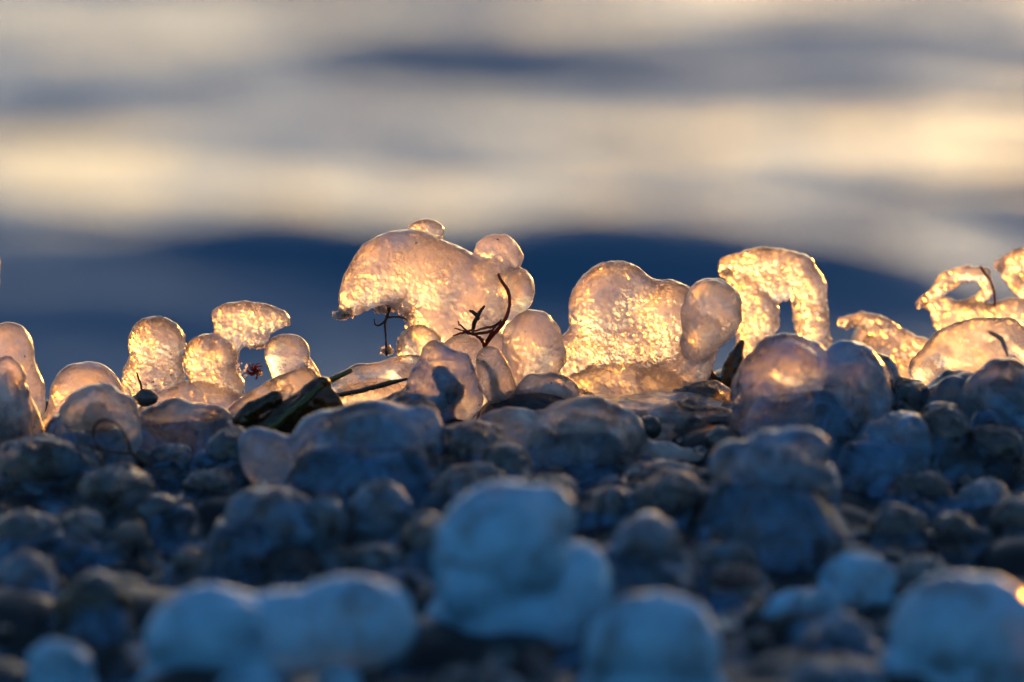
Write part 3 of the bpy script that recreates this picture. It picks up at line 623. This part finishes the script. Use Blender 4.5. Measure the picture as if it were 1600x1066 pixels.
# left shaded stones
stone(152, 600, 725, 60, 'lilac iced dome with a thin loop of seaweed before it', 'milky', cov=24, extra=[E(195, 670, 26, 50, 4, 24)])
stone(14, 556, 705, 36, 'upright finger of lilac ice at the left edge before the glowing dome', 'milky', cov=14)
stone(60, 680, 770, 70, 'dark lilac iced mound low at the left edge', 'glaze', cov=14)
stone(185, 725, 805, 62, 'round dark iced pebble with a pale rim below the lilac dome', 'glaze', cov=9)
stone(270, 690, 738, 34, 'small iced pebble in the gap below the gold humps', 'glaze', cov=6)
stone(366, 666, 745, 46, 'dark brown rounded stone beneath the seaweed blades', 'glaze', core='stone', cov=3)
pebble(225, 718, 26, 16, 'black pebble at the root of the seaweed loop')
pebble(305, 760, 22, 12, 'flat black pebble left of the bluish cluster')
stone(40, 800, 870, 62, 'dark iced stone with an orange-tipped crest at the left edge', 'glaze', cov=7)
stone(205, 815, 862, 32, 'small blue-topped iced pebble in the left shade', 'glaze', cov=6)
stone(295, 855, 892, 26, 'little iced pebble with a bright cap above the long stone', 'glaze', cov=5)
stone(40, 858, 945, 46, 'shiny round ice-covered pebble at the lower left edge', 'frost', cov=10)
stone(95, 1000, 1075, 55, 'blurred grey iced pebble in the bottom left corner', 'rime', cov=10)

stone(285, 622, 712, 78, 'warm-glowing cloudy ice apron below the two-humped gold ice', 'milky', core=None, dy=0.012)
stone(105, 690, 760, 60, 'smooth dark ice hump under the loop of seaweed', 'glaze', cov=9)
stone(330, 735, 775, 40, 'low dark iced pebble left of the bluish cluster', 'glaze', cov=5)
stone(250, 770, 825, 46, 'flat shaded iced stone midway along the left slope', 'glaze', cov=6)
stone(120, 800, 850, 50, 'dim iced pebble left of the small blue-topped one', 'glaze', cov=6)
stone(150, 890, 1000, 62, 'dark brown lump added for a dark weedy hole left of the long pale stone', 'glaze', core='kelp', cov=3)  # added dark lump in place of a dark hole with brown weed
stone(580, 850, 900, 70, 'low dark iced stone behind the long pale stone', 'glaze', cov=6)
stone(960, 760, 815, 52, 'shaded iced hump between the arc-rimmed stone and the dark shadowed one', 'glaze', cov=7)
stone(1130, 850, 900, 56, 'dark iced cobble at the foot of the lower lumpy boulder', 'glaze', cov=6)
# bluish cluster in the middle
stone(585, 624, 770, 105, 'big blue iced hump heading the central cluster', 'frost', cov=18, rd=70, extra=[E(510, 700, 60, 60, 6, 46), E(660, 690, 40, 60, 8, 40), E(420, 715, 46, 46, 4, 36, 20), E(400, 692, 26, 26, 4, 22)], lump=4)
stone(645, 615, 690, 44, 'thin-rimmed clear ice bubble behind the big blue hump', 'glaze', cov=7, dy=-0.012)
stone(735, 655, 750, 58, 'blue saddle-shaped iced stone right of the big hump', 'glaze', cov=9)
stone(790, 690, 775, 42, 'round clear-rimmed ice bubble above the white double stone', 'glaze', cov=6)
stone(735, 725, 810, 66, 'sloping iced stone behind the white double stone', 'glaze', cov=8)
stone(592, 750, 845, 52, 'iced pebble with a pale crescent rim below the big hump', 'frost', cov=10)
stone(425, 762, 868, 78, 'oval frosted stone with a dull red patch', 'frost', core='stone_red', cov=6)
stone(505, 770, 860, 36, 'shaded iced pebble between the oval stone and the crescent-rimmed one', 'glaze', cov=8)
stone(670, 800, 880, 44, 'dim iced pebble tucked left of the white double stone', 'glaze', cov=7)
stone(860, 738, 800, 46, 'dark arc-rimmed iced stone behind the white double stone', 'glaze', cov=6)

# foreground
stone(785, 750, 985, 112, 'large white frosted double-lobed stone in the foreground', 'rime', core='stone', cov=16, rd=80, extra=[E(905, 925, 54, 78, 10, 56), E(850, 810, 52, 56, 0, 50)], lump=4, lump_sz=50)
stone(1010, 800, 925, 60, 'dusky blue iced stone with a bright top right of the double stone', 'frost', cov=12)
stone(335, 912, 1075, 112, 'long low pale blue stone lying across the foreground', 'rime', core='stone', cov=26, rd=80, extra=[E(545, 975, 105, 76, 10, 70), E(440, 990, 120, 70, 4, 72)], lump=5, lump_sz=60)
stone(1020, 925, 1085, 108, 'smooth blue frosted boulder at the bottom with a glinting crown', 'rime', core='stone', cov=26, rd=80, lump=4, lump_sz=60)
stone(1510, 890, 1085, 122, 'big rounded frosted boulder in the bottom right corner', 'rime', core='stone', cov=26, rd=90, lump=5, lump_sz=60, extra=[E(1580, 1010, 70, 60, -10, 60)])
stone(1312, 958, 1020, 46, 'pale iced pebble beside the bottom right boulder', 'frost', cov=8)
stone(1150, 880, 925, 40, 'dark wet stone left of the bright ice scraps', 'glaze', core='stone_red', cov=3)
pebble(1180, 962, 17, 15, 'upper of two blurred black pebbles right of the glinting boulder')
pebble(1184, 1000, 20, 18, 'lower of two blurred black pebbles right of the glinting boulder')
pebble(1083, 858, 14, 16, 'small dark red pebble by the dusky blue stone', 'stone_red')
stone(1340, 862, 930, 60, 'bright scrap of crusted ice on the right slope', 'rime', core=None, lump=7, lump_sz=26)
stone(1255, 920, 960, 60, 'low crust of pale ice above the bottom right pebbles', 'rime', core=None, lump=6, lump_sz=24)
stone(1400, 790, 850, 50, 'dark rounded iced pebble on the right slope', 'glaze', cov=5)
stone(1540, 750, 810, 44, 'blue-topped iced pebble near the right edge', 'frost', cov=8)
stone(1595, 775, 850, 48, 'dark iced pebble cut by the right picture edge', 'glaze', cov=5)
stone(1490, 800, 860, 40, 'smooth dim iced pebble between the right edge pebbles', 'glaze', cov=6)
stone(1440, 735, 790, 52, 'flat dark iced stone under the tall blue-rimmed one', 'glaze', cov=5)
stone(1330, 850, 885, 40, 'low dark iced pebble above the bright scrap', 'glaze', cov=4)
stone(1440, 870, 915, 44, 'greenish dark iced pebble above the bottom right boulder', 'glaze', core='stone_grey', cov=4)
stone(530, 1040, 1085, 36, 'little pale bump before the long stone at the bottom', 'rime', core=None)
stone(385, 1050, 1095, 46, 'pinkish blurred pebble top at the bottom edge', 'rime', core=None)
stone(750, 1040, 1100, 70, 'dim blurred iced stone at the bottom centre', 'glaze', cov=8)
stone(1300, 1030, 1100, 80, 'blurred blue ice hump at the bottom right', 'frost', cov=8)

sheet('shingle_beach', axis(-0.42, 0.42, 0.0026, -60, 60), axis(-0.62, 0.14, 0.0026, -60, 6.0), beach_z, M['shingle'])
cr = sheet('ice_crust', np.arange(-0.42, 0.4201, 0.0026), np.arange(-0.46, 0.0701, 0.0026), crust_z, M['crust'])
for a_ in PEBBLES: build_pebble(*a_)
YL = top_hit(170, 712) - 0.004
r = thing('seaweed', 'thin dark loop of seaweed over the lilac iced dome', 'seaweed', YL, 200, 720)
stem(r, 'stalk', [(156, 700, 2.4, 0), (146, 684, 2.4, -2), (148, 666, 2.6, -4), (162, 656, 2.6, -6), (184, 664, 2.6, -8), (200, 688, 2.8, -6), (206, 708, 3.0, 0), (238, 730, 3.0, 0)], 'twig', YL)
stem(r, 'branch', [(140, 697, 2.4, 0), (172, 706, 2.4, -6), (206, 708, 2.6, 0)], 'twig', YL)

# ------------------------------------------------------------------ loose shingle between the stones: small pebbles nobody could count
base_me = []
octs = []
for q in range(5):
    import bmesh
    bm = bmesh.new(); bmesh.ops.create_icosphere(bm, subdivisions=2, radius=1.0)
    V = np.array([v.co[:] for v in bm.verts]); Fq = [tuple(v.index for v in f.verts) for f in bm.faces]; bm.free()
    V = V * (1 + 0.22 * vnoise(V, 1.2, 60 + q))[:, None]; octs.append((V, Fq))
def gravel(name, n, mat, label, rlo, rhi, box, seed):
    rg = np.random.default_rng(seed); Vs = []; Fs = []; b = 0
    for _ in range(n):
        x = rg.uniform(box[0], box[1]); y = rg.uniform(box[2], box[3]); rr = rlo + (rhi - rlo) * rg.random() ** 2
        V, Fq = octs[rg.integers(5)]; a = rg.uniform(0, 6.28); c, s_ = math.cos(a), math.sin(a)
        W = V * np.array((rr, rr * rg.uniform(0.6, 0.95), rr * rg.uniform(0.4, 0.7)))
        W = np.stack([W[:, 0] * c - W[:, 1] * s_, W[:, 0] * s_ + W[:, 1] * c, W[:, 2]], 1)
        Vs.append(W + np.array((x, y, float(ground(x, y)) + rr * 0.05))); Fs.append(np.array(Fq) + b); b += len(V)
    o = link(name, raw_mesh(name, np.concatenate(Vs), np.concatenate(Fs)), M[mat]); tag(o, label, 'gravel', kind='stuff')
gravel('gravel', 260, 'stone', 'dark loose gravel filling the shaded gaps between the iced stones', 0.0018, 0.006, (-0.34, 0.34, -0.5, 0.09), 5)
gravel('gravel', 160, 'glaze', 'tiny ice-glazed gravel grains scattered over the shaded slope', 0.0018, 0.006, (-0.34, 0.34, -0.5, 0.06), 6)
